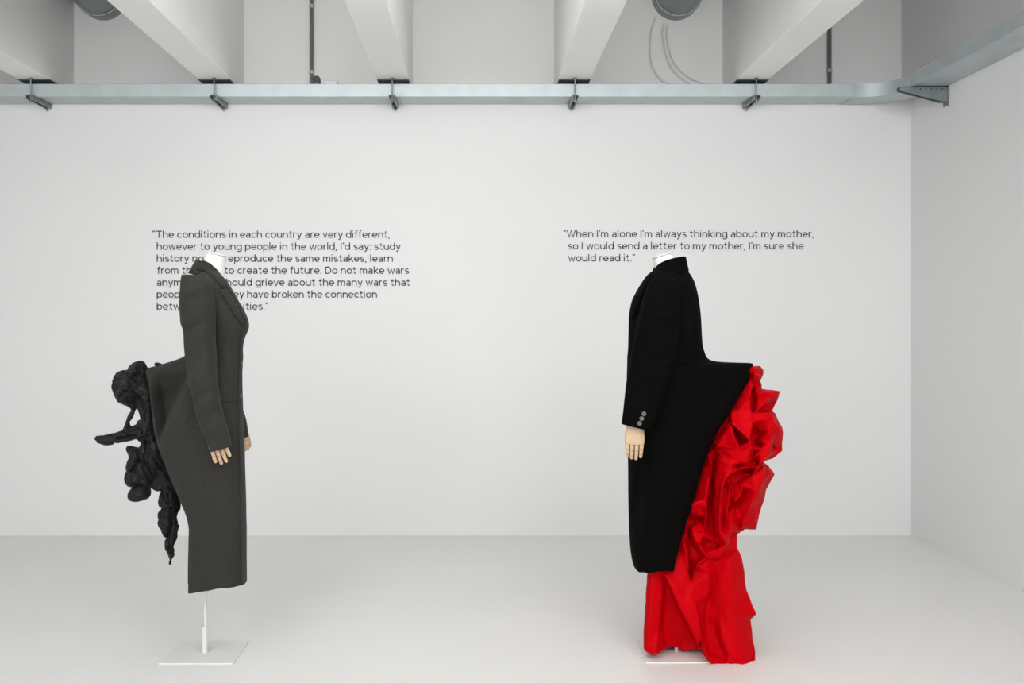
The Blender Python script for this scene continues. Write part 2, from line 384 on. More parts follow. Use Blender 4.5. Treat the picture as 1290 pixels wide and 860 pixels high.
# ---------------------------------------------------------------- garments
def pseg(p, a, b):
    """distance from p to segment ab and the place along it"""
    ax, ay = a; bx, by = b; dx, dy = bx-ax, by-ay; L2 = dx*dx+dy*dy
    t = max(0, min(1, ((p[0]-ax)*dx+(p[1]-ay)*dy)/L2)); qx, qy = ax+t*dx, ay+t*dy
    side = (dx*(p[1]-ay)-dy*(p[0]-ax))
    return math.hypot(p[0]-qx, p[1]-qy), t, side
def to_px(v): return (VX+v.x*F/v.y, VY-(v.z-CH)*F/v.y)
foldsL_ref = [None]
def fold_offset(px, py, folds):
    s = 0
    for (a, b, w, amp) in folds:
        d, t, side = pseg((px, py), a, b)
        fade = min(1, min(t, 1-t)*4+.25) 
        s += amp*fade*math.exp(-(d/w)**2)
    if folds is foldsL_ref[0]:
        # cloth under the flared top edge falls inwards until it meets the long ridge
        rx, ry = (199-240)/98.0, (562-473)/98.0
        sd = ((px-240)*ry-(py-473)*rx)*-1          # positive on the left of the ridge
        tp = py-(467-(px-184)*.33)
        if sd > -3 and tp > 0 and py < 575:
            s += -.13*min(1, tp/40)*max(0, min(1, (sd+3)/6))*max(0, min(1, (px-(185+(py-467)*.16))/14))
    return s
def body(rows, front, D0, shear, folds, step=3.5, N=56, hem=None):
    """rows: (py, x_front_px, x_back_px, half_depth, gap, widest, q). Open-backed lofted coat body."""
    ys = [r[0] for r in rows]; cols = list(zip(*rows))
    yl = []
    for ya, yb in zip(ys, ys[1:]):
        m_ = max(3, int((yb-ya)/step)+1); yl += [ya+(yb-ya)*k/m_ for k in range(m_)]
    yl.append(ys[-1]); n = len(yl)-1; V = []; Fc = []
    cnt = 2*N
    for i in range(n+1):
        y = yl[i]
        xf, xb, b, g, ub, q = [pchip(ys, cols[k], y) for k in range(1, 7)]
        for side in (-1, 1):
            for k in range(N):
                a = k/(N-1)
                u = .5-.5*math.cos(math.pi*a)          # 0 front, 1 back
                if side == -1: u = 1-u
                if u < ub: ww = b*math.sqrt(max(0, 1-(1-u/ub)**2))
                else:
                    t = (u-ub)/(1-ub); ww = g+(b-g)*max(0, 1-t**q)**(1/q)
                px = xf+(xb-xf)*u
                xc = .5*(xf+xb) if False else 275
                d = D0+side*ww+shear*(px-front)*D0/F
                py = y
                if hem and y > hem[0]: py = y+hem[1](px)*((y-hem[0])/(ys[-1]-hem[0]))
                if side == -1: d -= fold_offset(px, py, folds)
                else: d += .004*math.sin(px*.31+y*.05)
                w_ = P(px, py, D0 if side == 1 else D0+(d-D0)*u**2*min(1, g/.05)); w_.x = P(px, py, d).x; w_.y = d
                V.append(w_)
    for i in range(n):
        for k in range(cnt-1):
            a = i*cnt+k; Fc.append((a, a+1, a+cnt+1, a+cnt))
    # closed neck end
    top = [tuple(range(cnt))]
    return V, Fc+top
def sleeve(rows, D0, folds, step=3, N=40, closed=True, jit=.0):
    """rows: (py, xl, xr, centre_depth_offset, half_depth, tilt)"""
    ys = [r[0] for r in rows]; cols = list(zip(*rows)); n = int((ys[-1]-ys[0])/step)+1; V = []; Fc = []
    for i in range(n+1):
        y = ys[0]+(ys[-1]-ys[0])*i/n
        xl, xr, dc, b, tl = [pchip(ys, cols[k], y) for k in range(1, 6)]
        for k in range(N):
            a = 2*math.pi*k/N; c, s = math.cos(a), math.sin(a)
            c2 = math.copysign(abs(c)**.85, c); s2 = math.copysign(abs(s)**.85, s)
            px = .5*(xl+xr)+.5*(xr-xl)*c2; py = y+tl*(c2)
            d = D0+dc+b*s2
            if s < .3: d -= fold_offset(px, py, folds)*(max(0, min(1, (.3-s))))
            V.append(P(px, py, D0+dc)*1.0); V[-1].y = d
    for i in range(n):
        for k in range(N):
            a = i*N+k; b_ = i*N+(k+1) % N; Fc.append((a, b_, b_+N, a+N))
    Fc.append(tuple(range(N)))
    return V, Fc
def cloth(name, VF, m, parent, th=.005, sm=2, wr=0, wscale=8, smooth_it=True):
    V, Fc = VF
    V = [v+Vector((0, -1, 0))*wr*noise.noise(v*wscale) + Vector((.3,0,0))*wr*noise.noise(v*wscale+Vector((9,3,1))) for v in V] if wr else V
    o = build(name, V, Fc, m, parent, smooth=True)
    if sm:
        s = o.modifiers.new('s', 'SMOOTH'); s.factor = .5; s.iterations = sm
    t = o.modifiers.new('t', 'SOLIDIFY'); t.thickness = th; t.offset = 0
    freeze(o); o.data.polygons.foreach_set('use_smooth', [True]*len(o.data.polygons))
    o.data.set_sharp_from_angle(angle=math.radians(60))
    return o
def bvh(*objs):
    vs = []; ps = []
    for o in objs:
        w_ = wloc(o); b = len(vs); vs += [v.co+w_ for v in o.data.vertices]; ps += [tuple(i+b for i in p.vertices) for p in o.data.polygons]
    return BVHTree.FromPolygons(vs, ps)
CAMP = Vector((0, 0, CH))
def hit(T, px, py, d=3.9):
    r = (P(px, py, 1)-CAMP).normalized(); h = T.ray_cast(CAMP, r)
    return h[0] if h[0] else None
def patch(name, poly, T, m, parent, off=.004, th=.005, fallback=3.85, res=3.0, roll=0):
    """a piece of cloth laid on the surface beneath it; poly in photo coordinates"""
    xs = [p[0] for p in poly]; ys = [p[1] for p in poly]
    # densify outline, add interior grid points
    out = []
    for i, p in enumerate(poly):
        q = poly[(i+1) % len(poly)]; L_ = math.hypot(q[0]-p[0], q[1]-p[1]); n = max(1, int(L_/res))
        out += [Vector((p[0]+(q[0]-p[0])*k/n, p[1]+(q[1]-p[1])*k/n)) for k in range(n)]
    inn = []
    def inside(x, y):
        c = False; j = len(poly)-1
        for i in range(len(poly)):
            if (poly[i][1] > y) != (poly[j][1] > y) and x < (poly[j][0]-poly[i][0])*(y-poly[i][1])/(poly[j][1]-poly[i][1])+poly[i][0]: c = not c
            j = i
        return c
    x = min(xs)
    while x < max(xs):
        y = min(ys)
        while y < max(ys):
            if inside(x, y) and all((Vector((x, y))-o_).length > res*.6 for o_ in out): inn.append(Vector((x, y)))
            y += res
        x += res
    pts = out+inn
    r = delaunay_2d_cdt(pts, [], [list(range(len(out)))], 1, 1e-4)
    ds = []
    for p in r[0]:
        h = hit(T, p.x, p.y); ds.append(h.y if h else None)
    good = [(p, d) for p, d in zip(r[0], ds) if d and d < 4.4]
    V = []
    for p, d in zip(r[0], ds):
        if not d or d > 4.4:
            d = min(good, key=lambda g: (g[0]-p).length)[1] if good else fallback
        V.append(P(p.x, p.y, d-off))
    o = build(name, V, [tuple(f) for f in r[2]], m, parent, smooth=True)
    s = o.modifiers.new('s', 'SMOOTH'); s.factor = .5; s.iterations = 2
    s = o.modifiers.new('t', 'SOLIDIFY'); s.thickness = th; s.offset = 0
    return freeze(o)
# ---- hands
def finger(g, base, L_, r, curl, dirx, n_seg=3, mi=0, down=Vector((0, 0, -1)), back=Vector((0, -1, 0)), thick=1.0):
    """one jointed wooden finger, three tapered segments and a pin at each joint"""
    side = down.cross(back).normalized(); d = (down+side*dirx).normalized(); p = Vector(base); lens = [.42, .32, .26]
    for s in range(3):
        l = L_*lens[s]; q = p+d*l; r0 = r*(1-.07*s); r1 = r*(1-.07*(s+1))
        a = side; b = d.cross(a).normalized(); V = []; n = 12
        prof = [(0, .72), (.06, .95), (.5, .97), (.9, .95), (1.0, .72)] if s < 2 else [(0, .72), (.08, .95), (.6, .95), (.85, .75), (.97, .42), (1.0, .12)]
        for t, k in prof:
            rr = (r0+(r1-r0)*t)*k
            for j in range(n):
                an = 2*math.pi*j/n; V.append(p+d*(l*t)+(a*math.cos(an)+b*math.sin(an)*.95)*rr)
        m_ = len(prof); Fc = [(i*n+j, i*n+(j+1) % n, (i+1)*n+(j+1) % n, (i+1)*n+j) for i in range(m_-1) for j in range(n)]
        Fc += [tuple(range(n)), tuple((m_-1)*n+j for j in range(n))]
        g.add(V, Fc, 0)
        pc = p+d*(l*.10)
        g.tube([pc+back*(r0*.70), pc+back*(r0*.99)], r*.17, 8, 1)
        p = q-d*(r*.05)
        # bend towards the palm (away from the back of the hand)
        ang = curl; dn = (d*math.cos(ang)-back*math.sin(ang)).normalized(); back = (back*math.cos(ang)+d*math.sin(ang)).normalized(); d = dn
def hand(parent, wrist, knuckles, palm_w, palm_l, fl, fr, down, back, thumb_side, lb=None, name='hand', spread=(.0, .0, .0, .0), curl=.12):
    """palm block with a rounded outline; four fingers + thumb as sub-parts"""
    down = down.normalized(); back = (back-down*back.dot(down)).normalized(); side = down.cross(back).normalized()
    prof = [(-.35, .30, .30), (-.05, .31, .30), (.12, .40, .28), (.35, .49, .27), (.7, .52, .24), (.95, .50, .20), (1.0, .47, .16)]
    V = []; n = 20
    for t, wv, th in prof:
        for j in range(n):
            an = 2*math.pi*j/n; c, s = math.cos(an), math.sin(an)
            c = math.copysign(abs(c)**.75, c); s = math.copysign(abs(s)**.75, s)
            V.append(wrist+down*(t*palm_l)+side*(c*wv*palm_w)+back*(s*th*palm_w*.62))
    Fc = [(i*n+j, i*n+(j+1) % n, (i+1)*n+(j+1) % n, (i+1)*n+j) for i in range(len(prof)-1) for j in range(n)]
    Fc += [tuple(range(n)), tuple((len(prof)-1)*n+j for j in range(n))]
    h = build(name, V, Fc, M['wood'], parent, smooth=True); h.data.set_sharp_from_angle(angle=math.radians(50))
    if lb: h['label'] = lb
    for k, (ln, sp) in enumerate(zip(fl, spread)):
        off = (-.375+.25*k)*palm_w
        g = G(); finger(g, wrist+down*(palm_l*(1.0-.03*abs(k-1.5)))+side*off, ln, fr, curl, sp, down=down, back=back)
        g.build('finger', None, h, smooth=True, mats=[M['wood'], M['pin']])
    g = G(); td = (down+side*thumb_side*.45-back*.55).normalized()
    finger(g, wrist+down*palm_l*.28+side*thumb_side*palm_w*.36-back*palm_w*.12, fl[1]*.82, fr*1.12, .1, 0, down=td, back=(back-td*back.dot(td)).normalized())
    g.build('thumb', None, h, smooth=True, mats=[M['wood'], M['pin']])
    return h
def neck(parent, bot, top, r0, r1, tilt, edge=True):
    """white canvas neck stub with a flat slanted cap"""
    bot = Vector(bot); top = Vector(top); ax = (top-bot); V = []; n = 32; R = 8
    up = Vector(tilt).normalized()
    for i in range(R+1):
        t = i/R; nrm = ax.normalized().lerp(up, t).normalized()
        a = nrm.cross(Vector((0, 1, 0))).normalized(); b = nrm.cross(a).normalized(); r = r0+(r1-r0)*t+.012*(1-t)**3
        c = bot+ax*t
        V += [c+(a*math.cos(2*math.pi*k/n)+b*math.sin(2*math.pi*k/n))*r for k in range(n)]
    Fc = [(i*n+k, i*n+(k+1) % n, (i+1)*n+(k+1) % n, (i+1)*n+k) for i in range(R) for k in range(n)]+[tuple(range(n)), tuple(R*n+k for k in range(n))]
    o = build('neck', V, Fc, M['canvas'], parent, smooth=True); o.data.set_sharp_from_angle(angle=math.radians(50)); o['label'] = 'white canvas neck stub'
    g = G(); last = V[-n:]; cc = sum(last, Vector())/n
    g.tube([cc+up*.0005, cc+up*.0045], r1*1.015, 32); g.v = [v for v in g.v]
    # orient the cap disc to the slanted top
    cap = []; 
    for dz in (.0005, .005):
        cap += [cc+(v-cc)*1.02+up*dz for v in last]
    g = G().add(cap, [(k, (k+1) % n, n+(k+1) % n, n+k) for k in range(n)]+[tuple(range(n)), tuple(range(n, 2*n))])
    g.build('neck_cap', M['canvas'], parent)
    seam = G().tube([cc+(v-cc)*1.012-up*.001 for v in last]+[cc+(last[0]-cc)*1.012-up*.001], .0011, 6)
    seam.build('cap_seam', M['seam'], parent)
# =============================== LEFT: grey coat on a mannequin, facing right
D1 = 3.915
px0 = (258-VX)*D1/F
ml = empty('mannequin', (px0, D1, 0), 'headless white mannequin on a bare white post, dressed in the grey coat', 'mannequin')
G().box(px0-.148, px0+.148, 3.787, 4.055, .0, .006).build('base_plate', M['white'], ml, bevel=.0015)
zl = P(0, 788, D1).z
g = G().tube([(px0, D1, .006), (px0, D1, zl)], .0115, 20); g.build('lower_post', M['white'], ml, smooth=True)
G().tube([(px0+.003, D1, zl-.01), (px0+.003, D1, .98)], .0065, 14).build('upper_post', M['white'], ml, smooth=True)
# torso form inside the coat
tf = [(356, 256, 278, .07), (368, 248, 290, .14), (400, 243, 304, .13), (440, 245, 296, .105), (480, 240, 298, .145), (520, 242, 300, .15), (545, 250, 296, .12)]
def form(rows, D, parent):
    V = []; n = 28
    for y, a, b, h in rows:
        for k in range(n):
            t = 2*math.pi*k/n; dd = D+h*math.sin(t)*.85; v = P(.5*(a+b)+.42*(b-a)*math.cos(t), y, D); v.x = P(.5*(a+b)+.42*(b-a)*math.cos(t), y, dd).x; v.y = dd; V.append(v)
    R = len(rows)
    return build('torso', V, [(i*n+k, i*n+(k+1) % n, (i+1)*n+(k+1) % n, (i+1)*n+k) for i in range(R-1) for k in range(n)]+[tuple(range(n)), tuple((R-1)*n+k for k in range(n))], M['canvas'], parent, smooth=True)
form(tf, D1, ml)
neck(ml, P(265, 352, D1), P(272.7, 320.5, D1), .052, .0405, (.23, 0, 1))
cl = empty('long_coat', (px0, D1, P(0, 745, D1).z), 'long charcoal grey wool coat with pointed lapels, narrow waist and flared open back', 'coat')
#       y    front  back   b     gap   widest q
rows = [(341, 272, 254, .050, .000, .5, 2),
        (344, 276, 249, .100, .000, .5, 2),
        (350, 281, 242, .150, .000, .5, 2),
        (357, 287, 238.5, .170, .000, .5, 2),
        (362, 290, 237, .176, .000, .5, 2),
        (382, 301, 234, .170, .000, .5, 2),
        (401, 311, 234, .155, .000, .45, 2),
        (410, 313, 235, .145, .000, .45, 2),
        (428, 307, 236, .130, .000, .45, 2),
        (440, 305.5, 237, .122, .000, .45, 2),
        (449, 306, 233, .125, .002, .45, 2),
        (456, 305.5, 217, .130, .010, .40, 1.7),
        (462, 305.3, 199, .136, .030, .36, 1.5),
        (467, 305, 184.5, .142, .050, .34, 1.4),
        (482, 305, 187.5, .155, .075, .36, 1.4),
        (520, 306, 192.5, .175, .090, .42, 1.6),
        (555, 307, 198, .185, .100, .45, 1.8),
        (590, 308, 210.5, .188, .105, .45, 2),
        (630, 309, 227, .188, .110, .45, 2),
        (655, 309.5, 237, .186, .120, .45, 2),
        (668, 310, 239, .186, .125, .45, 2),
        (700, 310, 238.5, .184, .125, .45, 2),
        (737, 310, 238, .182, .125, .45, 2)]
foldsL = [((252, 480), (206, 570), 9, .022), ((236, 450), (186, 468), 5, .008),
          ((252, 500), (268, 740), 9, .006), ((240, 480), (262, 640), 7, -.010),
          ((290, 520), (291, 735), 9, .005), ((286, 460), (290, 735), 4, -.003),
          ((228, 570), (246, 720), 9, .008), ((275, 430), (290, 470), 8, .004)]
foldsL_ref[0] = foldsL
hemL = (640, lambda px: pchip([236, 238, 250, 262, 280, 298, 306, 310, 312], [10, 10, 4.5, -1.5, -10, -12, -10, -9, -9], max(236.1, min(311.9, px))))
b1 = cloth('coat_body', body(rows, 270, D1, -.16, foldsL, hem=hemL), M['grey'], cl, th=.006, sm=1, wr=.008, wscale=5)
srows = [(347.0, 231, 257, -.170, .045, .6),
         (348, 230.5, 261, -.172, .055, .4),
         (352, 230.3, 265.5, -.175, .062, .3),
         (362, 229.5, 269, -.180, .068, 0),
         (385, 228, 270, -.186, .068, 0),
         (405, 229, 270, -.190, .064, 0),
         (416, 232.5, 270, -.192, .060, 0),
         (440, 234, 270.5, -.196, .056, 0),
         (470, 237, 272, -.204, .052, 1),
         (495, 243, 275, -.212, .050, 0),
         (510, 246.5, 277, -.218, .048, -1),
         (530, 252, 282.5, -.226, .044, -2),
         (550, 260, 287.5, -.234, .038, -3),
         (565.5, 266.5, 290, -.238, .035, -3.2)]
sf = [((230, 372), (256, 366), 5, .008), ((236, 400), (258, 368), 5, -.013), ((232, 412), (264, 382), 6, .009), ((233, 422), (262, 404), 3.5, -.009),
      ((236, 438), (264, 418), 6, .006), ((238, 462), (262, 438), 5, -.004), ((242, 484), (268, 458), 6, .006),
      ((248, 506), (268, 490), 3.5, -.010), ((250, 515), (276, 500), 4, .011), ((254, 527), (280, 514), 3.5, -.009), ((262, 548), (284, 528), 5, .007), ((270, 552), (286, 548), 3, -.005),
      ((262, 360), (268, 540), 4, .006), ((246, 440), (256, 520), 4, .005)]
s1 = cloth('sleeve', sleeve(srows, D1, sf), M['grey'], cl, th=.005, sm=1, wr=.006, wscale=11)
far = [(344, 246, 272, .17, .03, 0), (352, 242, 284, .175, .06, 0), (400, 244, 290, .185, .064, 0), (450, 254, 292, .195, .055, 0), (500, 270, 299, .215, .05, 0), (530, 285, 309, .23, .04, -1), (551.5, 292, 312.2, .238, .035, -1.5)]
cloth('sleeve', sleeve(far, D1, []), M['grey'], cl, th=.005, sm=1, wr=.006)
T1 = bvh(b1)
patch('collar', [(259, 328), (266, 331.5), (274, 340), (280, 351), (285, 362.5), (281, 363.5), (275, 356), (267, 347), (258, 342.5), (246.5, 340.5), (250, 334), (254.5, 326.5)],
      T1, M['grey'], cl, off=.010, th=.007, fallback=3.83)
# collar stand going round the back of the neck
def ring_collar(parent, m, cpts, h, th, name='collar_stand'):
    g = []; 
    V = []; n = len(cpts)
    for (p, q) in cpts: V += [p, q]
    Fc = [(2*i, 2*i+2, 2*i+3, 2*i+1) for i in range(n-1)]
    o = build(name, V, Fc, m, parent, smooth=True)
    s = o.modifiers.new('t', 'SOLIDIFY'); s.thickness = th; s.offset = 0
    return freeze(o)
# around the neck: near front (x high), round the back (x low), far front
cp = []
cx, r0 = P(264, 0, D1).x, .062
for k in range(25):
    a = math.radians(-58-k*(244/24)); c, s = math.cos(a), math.sin(a)   # -58 near-front -> back -> far-front
    low = Vector((cx+.068*c-.012, D1+.098*s, P(0, 348, D1).z+.0*c-.012*c)); 
    back = (1-c)/2
    top = Vector((cx+.050*c-.002, D1+.058*s, P(0, 346-19*back**1.1, D1).z))
    cp.append((low, top))
ring_collar(cl, M['grey'], cp, .05, .006)
patch('lapel', [(276, 365.5), (284.5, 362.5), (291, 372), (300, 388), (306, 402), (307, 410), (304.5, 409), (296, 397), (286, 381)],
      T1, M['grey'], cl, off=.009, th=.006)
patch('lapel', [(279, 350), (286, 357), (294, 367.5), (304, 388), (312.5, 403), (312, 411), (308, 411), (305.6, 400), (299, 386), (291, 371.5), (284, 361)],
      T1, M['grey'], cl, off=.004, th=.005)
patch('front_edge', [(303.6, 411), (306.4, 412), (303.5, 450), (302.5, 500), (303, 560), (305, 640), (306.2, 734), (303.4, 735.5), (302.4, 640), (300.6, 560), (300, 500), (301, 450)],
      T1, M['grey'], cl, off=.006, th=.004, res=2.5)
patch('pocket_welt', [(277.5, 503.2), (296, 504.2), (296, 507), (277.5, 506)], T1, M['greyd'], cl, off=.002, th=.003, res=2)
for py in (457, 498):
    h = hit(T1, 303.5, py); 
    if h: G().tube([h+Vector((0, -.002, 0)), h+Vector((.002, -.010, 0))], .0085, 18).build('button', M['gbutton'], cl, smooth=True)
# near hand (wooden) and far hand
dn = (P(288, 585, 1)-P(276, 553, 1)).normalized(); 
hand(ml, P(271, 549, 3.672), None, .073, .052, [.046, .062, .064, .052], .0088, Vector((.32, 0, -1)), Vector((-.05, -1, .1)), .4,
     'pale jointed wooden right hand below the grey cuff', spread=(-.06, -.02, .02, .05))
hand(ml, P(307.5, 546, 4.153), None, .055, .030, [.038, .046, .048, .042], .0074, Vector((.22, 0, -1)), Vector((.9, -.5, .1)), -1,
     'pale jointed wooden left hand, half hidden behind the coat')
# ---- black ruffles
def ellipsoid(bm, c, r, rot=0, seg_=18):
    res = bmesh.ops.create_uvsphere(bm, u_segments=seg_, v_segments=12, radius=1)
    mt = Matrix.Translation(c) @ Matrix.Rotation(rot, 4, 'Y') @ Matrix.Diagonal((*r, 1))
    bmesh.ops.transform(bm, matrix=mt, verts=res['verts'])
kpx = D1/F
def ruffles():
    bm = bmesh.new()
    E = [(158, 487, 13, 20.5, 11, -.1, 0), (161, 497, 12.5, 13, 12, 0, -3), (174, 465, 9, 9.5, 9, .2, 2), (167, 470, 5, 6, 8, .5, -3), (181, 470, 4, 7, 9, -.5, 4),
         (180, 486, 9, 22, 10, .1, 3), (186, 510, 8, 20, 10, -.15, 5), (194, 500, 6, 30, 12, -.1, 10),
         (169, 506, 5, 9, 6, .2, 0), (191, 553, 9, 18, 9, -.3, -3), (196, 575, 12, 22, 12, -.35, 4), (205, 596, 12, 20, 12, -.5, 9),
         (183, 535, 9, 7, 8, 0, 0), (172, 482, 10, 10, 9, 0, 3), (190, 530, 8, 16, 9, 0, 6), (186, 568, 9, 14, 9, 0, 3), (176, 590, 8, 12, 8, 0, 2), (184, 604, 8, 8, 8, 0, 2), (199, 608, 7, 10, 8, -.4, 6), (190, 585, 10, 14, 10, -.3, 4), (203, 560, 8, 26, 12, -.3, 14), (214, 612, 9, 16, 10, -.4, 10),
         (172, 573, 7, 9, 7, .2, -1), (169, 585, 6, 12, 8, .25, -2), (169, 601, 8.5, 10, 9, .3, -3), (178, 598, 9, 12, 9, 0, 2), (187, 592, 8, 15, 9, -.5, -6),
         (175, 622, 9.5, 9, 9, .1, 0), (181, 618, 6, 9, 7, 0, -3), (166, 568, 3.5, 6, 5, 0, 0), (183, 577, 4, 8, 5, -.2, -8),
         (208.5, 628, 6.5, 10, 7, .1, 0), (213, 620, 7, 12, 8, -.3, 2), (217, 635, 7, 14, 8, -.2, 5), (207.5, 655, 7, 13, 7, -.1, -1), (209.5, 666, 4.5, 9.5, 5, -.2, -1), (214, 641, 6, 9, 7, .3, -4),
         (224, 620, 7, 12, 9, -.2, 12), (198, 532, 7, 14, 9, 0, 6),
         (212.5, 686, 3.4, 7, 5, -.3, 0), (216.5, 697, 3.2, 6, 4, -.2, 0), (215.8, 706, 2.2, 5, 3, .15, 0), (175, 548, 8, 6, 7, .3, -2), (163, 548, 7, 5.5, 7, .4, -3), (203, 462, 6, 3.5, 6, .3, 16)]
    for px, py, rx, ry, rz, rot, dy in E:
        ellipsoid(bm, P(px, py, D1+dy*kpx), ((rx*1.1+1.2)*kpx, rz*kpx*1.45, (ry*1.03+1)*kpx), rot)
    def cap_(pts):
        for (a, b) in zip(pts, pts[1:]):
            n = 10
            for k in range(n+1):
                t = k/n; r = a[2]+(b[2]-a[2])*t
                ellipsoid(bm, P(a[0]+(b[0]-a[0])*t, a[1]+(b[1]-a[1])*t, D1+(a[3]+(b[3]-a[3])*t)*kpx), (r*kpx, r*1.3*kpx, r*kpx), 0, 12)
    cap_([(184, 540, 7, 0), (166, 547, 8.5, 0), (147, 550.5, 7, -6), (134, 555, 5.2, -9), (124, 554.5, 3.8, -12)])
    cap_([(168, 512, 3, -2), (163, 528, 2.6, -4), (157, 545, 3.5, -4)])
    cap_([(176, 508, 4, -3), (180, 522, 5, -5), (184, 538, 6, -4)])
    cap_([(220, 634, 5.5, 2), (220.5, 655, 4.2, 2), (219, 675, 3.6, 0), (217, 690, 3.4, 0), (216.5, 698, 3, 0), (214.5, 709, 1.3, 0)])
    cap_([(215, 700, 2.2, 3), (217, 704, 2.2, 0)])
    V = [v.co.copy() for v in bm.verts]; Fc = [tuple(v.index for v in f.verts) for f in bm.faces]
    bm.verts.index_update(); Fc = [tuple(v.index for v in f.verts) for f in bm.faces]; bm.free()
    return V, Fc
V, Fc = ruffles()
ro = P(190, 710, D1)
rf = build('ruffled_train', V, Fc, M['bruf'], None, origin=ro)
rm = rf.modifiers.new('r', 'REMESH'); rm.mode = 'VOXEL'; rm.voxel_size = .0042
freeze(rf)
me = rf.data
nr = [v.normal.copy() for v in me.vertices]
for v, n_ in zip(me.vertices, nr):
    p = v.co
    warp = Vector((noise.noise(p*7), noise.noise(p*7+Vector((5, 5, 5))), noise.noise(p*7+Vector((1, 9, 3)))))*.07
    q = p+warp
    rid = 1-abs(noise.noise(q*13))*2.4
    sh = Vector((noise.noise(p*17), 1.6*noise.noise(p*17+Vector((4, 4, 4))), noise.noise(p*17+Vector((8, 2, 6)))))*.011
    v.co = p+sh+n_*(-.007*max(0, 1-abs(noise.noise((p+warp*1.5)*9+Vector((2, 7, 1))))*9)+.0055*(rid-.35)+.0015*noise.noise(q*30))
CR = [((150, 500), (158, 493), 1.6), ((158, 493), (168, 493), 1.6), ((168, 493), (177, 500), 1.6), ((177, 500), (181, 512), 1.8), ((168, 472), (184, 474), 1.8), ((174, 458), (177, 470), 2.2),
      ((186, 476), (191, 505), 1.6), ((191, 505), (194, 535), 1.6), ((180, 545), (186, 570), 1.8), ((186, 545), (184, 556), 1.5), ((184, 556), (194, 578), 1.8), ((194, 578), (205, 592), 1.6),
      ((172, 563), (176, 580), 1.6), ((176, 580), (168, 592), 1.6), ((176, 580), (186, 585), 1.4), ((166, 610), (184, 613), 1.8), ((180, 588), (190, 606), 1.6), ((150, 552), (172, 548), 1.5), ((165, 556), (190, 548), 1.6),
      ((204, 618), (210, 632), 1.5), ((212, 622), (214, 636), 1.5), ((203, 643), (216, 640), 1.8), ((216, 640), (217, 660), 1.8), ((217, 660), (211, 676), 1.5), ((196, 552), (206, 572), 1.5), ((214, 690), (217, 698), 1.2)]
for v in me.vertices:
    w_ = v.co+wloc(rf)
    if w_.y > D1+.03: continue
    px, py = to_px(w_); s_ = 0
    for a, b, wd in CR:
        d, t, sd = pseg((px, py), a, b)
        if d < 9: s_ += -.016*math.exp(-(d/wd)**2)+.007*math.exp(-((d-4)/2.6)**2)
    v.co.y -= max(-.02, min(.012, s_))
sm_ = rf.modifiers.new('s', 'SMOOTH'); sm_.factor = .5; sm_.iterations = 2; freeze(rf)
rf.data.polygons.foreach_set('use_smooth', [True]*len(rf.data.polygons))
tag(rf, 'black knotted and ruffled fabric train bursting from the open back of the grey coat', 'train')
# =============================== RIGHT: black coat over a red gown, facing left
D2 = 3.93
px1 = (852-VX)*D2/F
mr = empty('mannequin', (px1, D2, 0), 'headless white mannequin dressed in the black coat over the red gown', 'mannequin')
G().box(px1-.150, px1+.128, 3.80, 4.06, .0, .006).build('base_plate', M['white'], mr, bevel=.0015)
G().tube([(px1, D2, .006), (px1, D2, .98)], .0075, 16).build('post', M['white'], mr, smooth=True)
form([(356, 826, 856, .08), (372, 812, 866, .16), (400, 803, 870, .13), (440, 808, 868, .11), (480, 806, 870, .145), (520, 806, 868, .15), (545, 815, 860, .12)], D2, mr)
neck(mr, P(846, 352, D2), P(834.5, 322.0, D2), .052, .0425, (-.30, 0, 1))
cr = empty('long_coat', (px1, D2, P(0, 719, D2).z), 'long black wool coat with a back flaring straight out over the red gown', 'coat')
rows = [(341, 824, 864, .055, .0, .5, 2),
        (346, 817, 868, .115, .0, .5, 2),
        (355, 810, 873, .165, .0, .5, 2),
        (366, 803.5, 876.5, .185, .0, .5, 2),
        (380, 797, 879.5, .190, .0, .5, 2),
        (400, 793.5, 882, .180, .0, .5, 2),
        (420, 792.5, 883.2, .165, .0, .5, 2),
        (436, 792, 884.5, .150, .0, .5, 2),
        (444, 791.5, 887, .148, .003, .5, 2),
        (450, 791, 889.5, .148, .010, .48, 1.8),
        (454.5, 791, 895, .150, .018, .46, 1.7),
        (457.0, 791, 906, .150, .03, .45, 1.6),
        (458.2, 791, 925, .152, .045, .42, 1.5),
        (459, 791, 948, .155, .055, .40, 1.4),
        (474, 790.5, 944, .162, .075, .42, 1.5),
        (510, 790.5, 923, .175, .095, .45, 1.7),
        (551, 791, 899.5, .185, .105, .47, 2),
        (590, 792, 884, .188, .110, .48, 2),
        (627, 792.5, 874, .186, .112, .48, 2),
        (655, 793, 865, .182, .115, .48, 2),
        (681, 794, 857, .176, .115, .48, 2),
        (700, 796, 852.5, .170, .115, .48, 2),
        (713, 799, 849, .164, .115, .48, 2),
        (719, 803.5, 848, .158, .115, .48, 2)]
foldsR = [((812, 560), (800, 660), 7, -.022), ((820, 600), (812, 700), 8, .014), ((886, 470), (935, 466), 9, .012), ((895, 480), (915, 505), 10, -.014),
          ((866, 372), (874, 440), 5, -.008), ((858, 380), (866, 440), 5, .008), ((800, 385), (797, 470), 4, -.006), ((845, 520), (835, 700), 10, .008)]
hemR = (660, lambda px: pchip([790, 803, 812, 825, 838, 848, 860], [-3, -4, -9, -9, -6, 0, 0], max(790.1, min(859.9, px))))
b2 = cloth('coat_body', body(rows, 840, D2, .0, foldsR, hem=hemR), M['bwool'], cr, th=.007, sm=1, wr=.008, wscale=5)
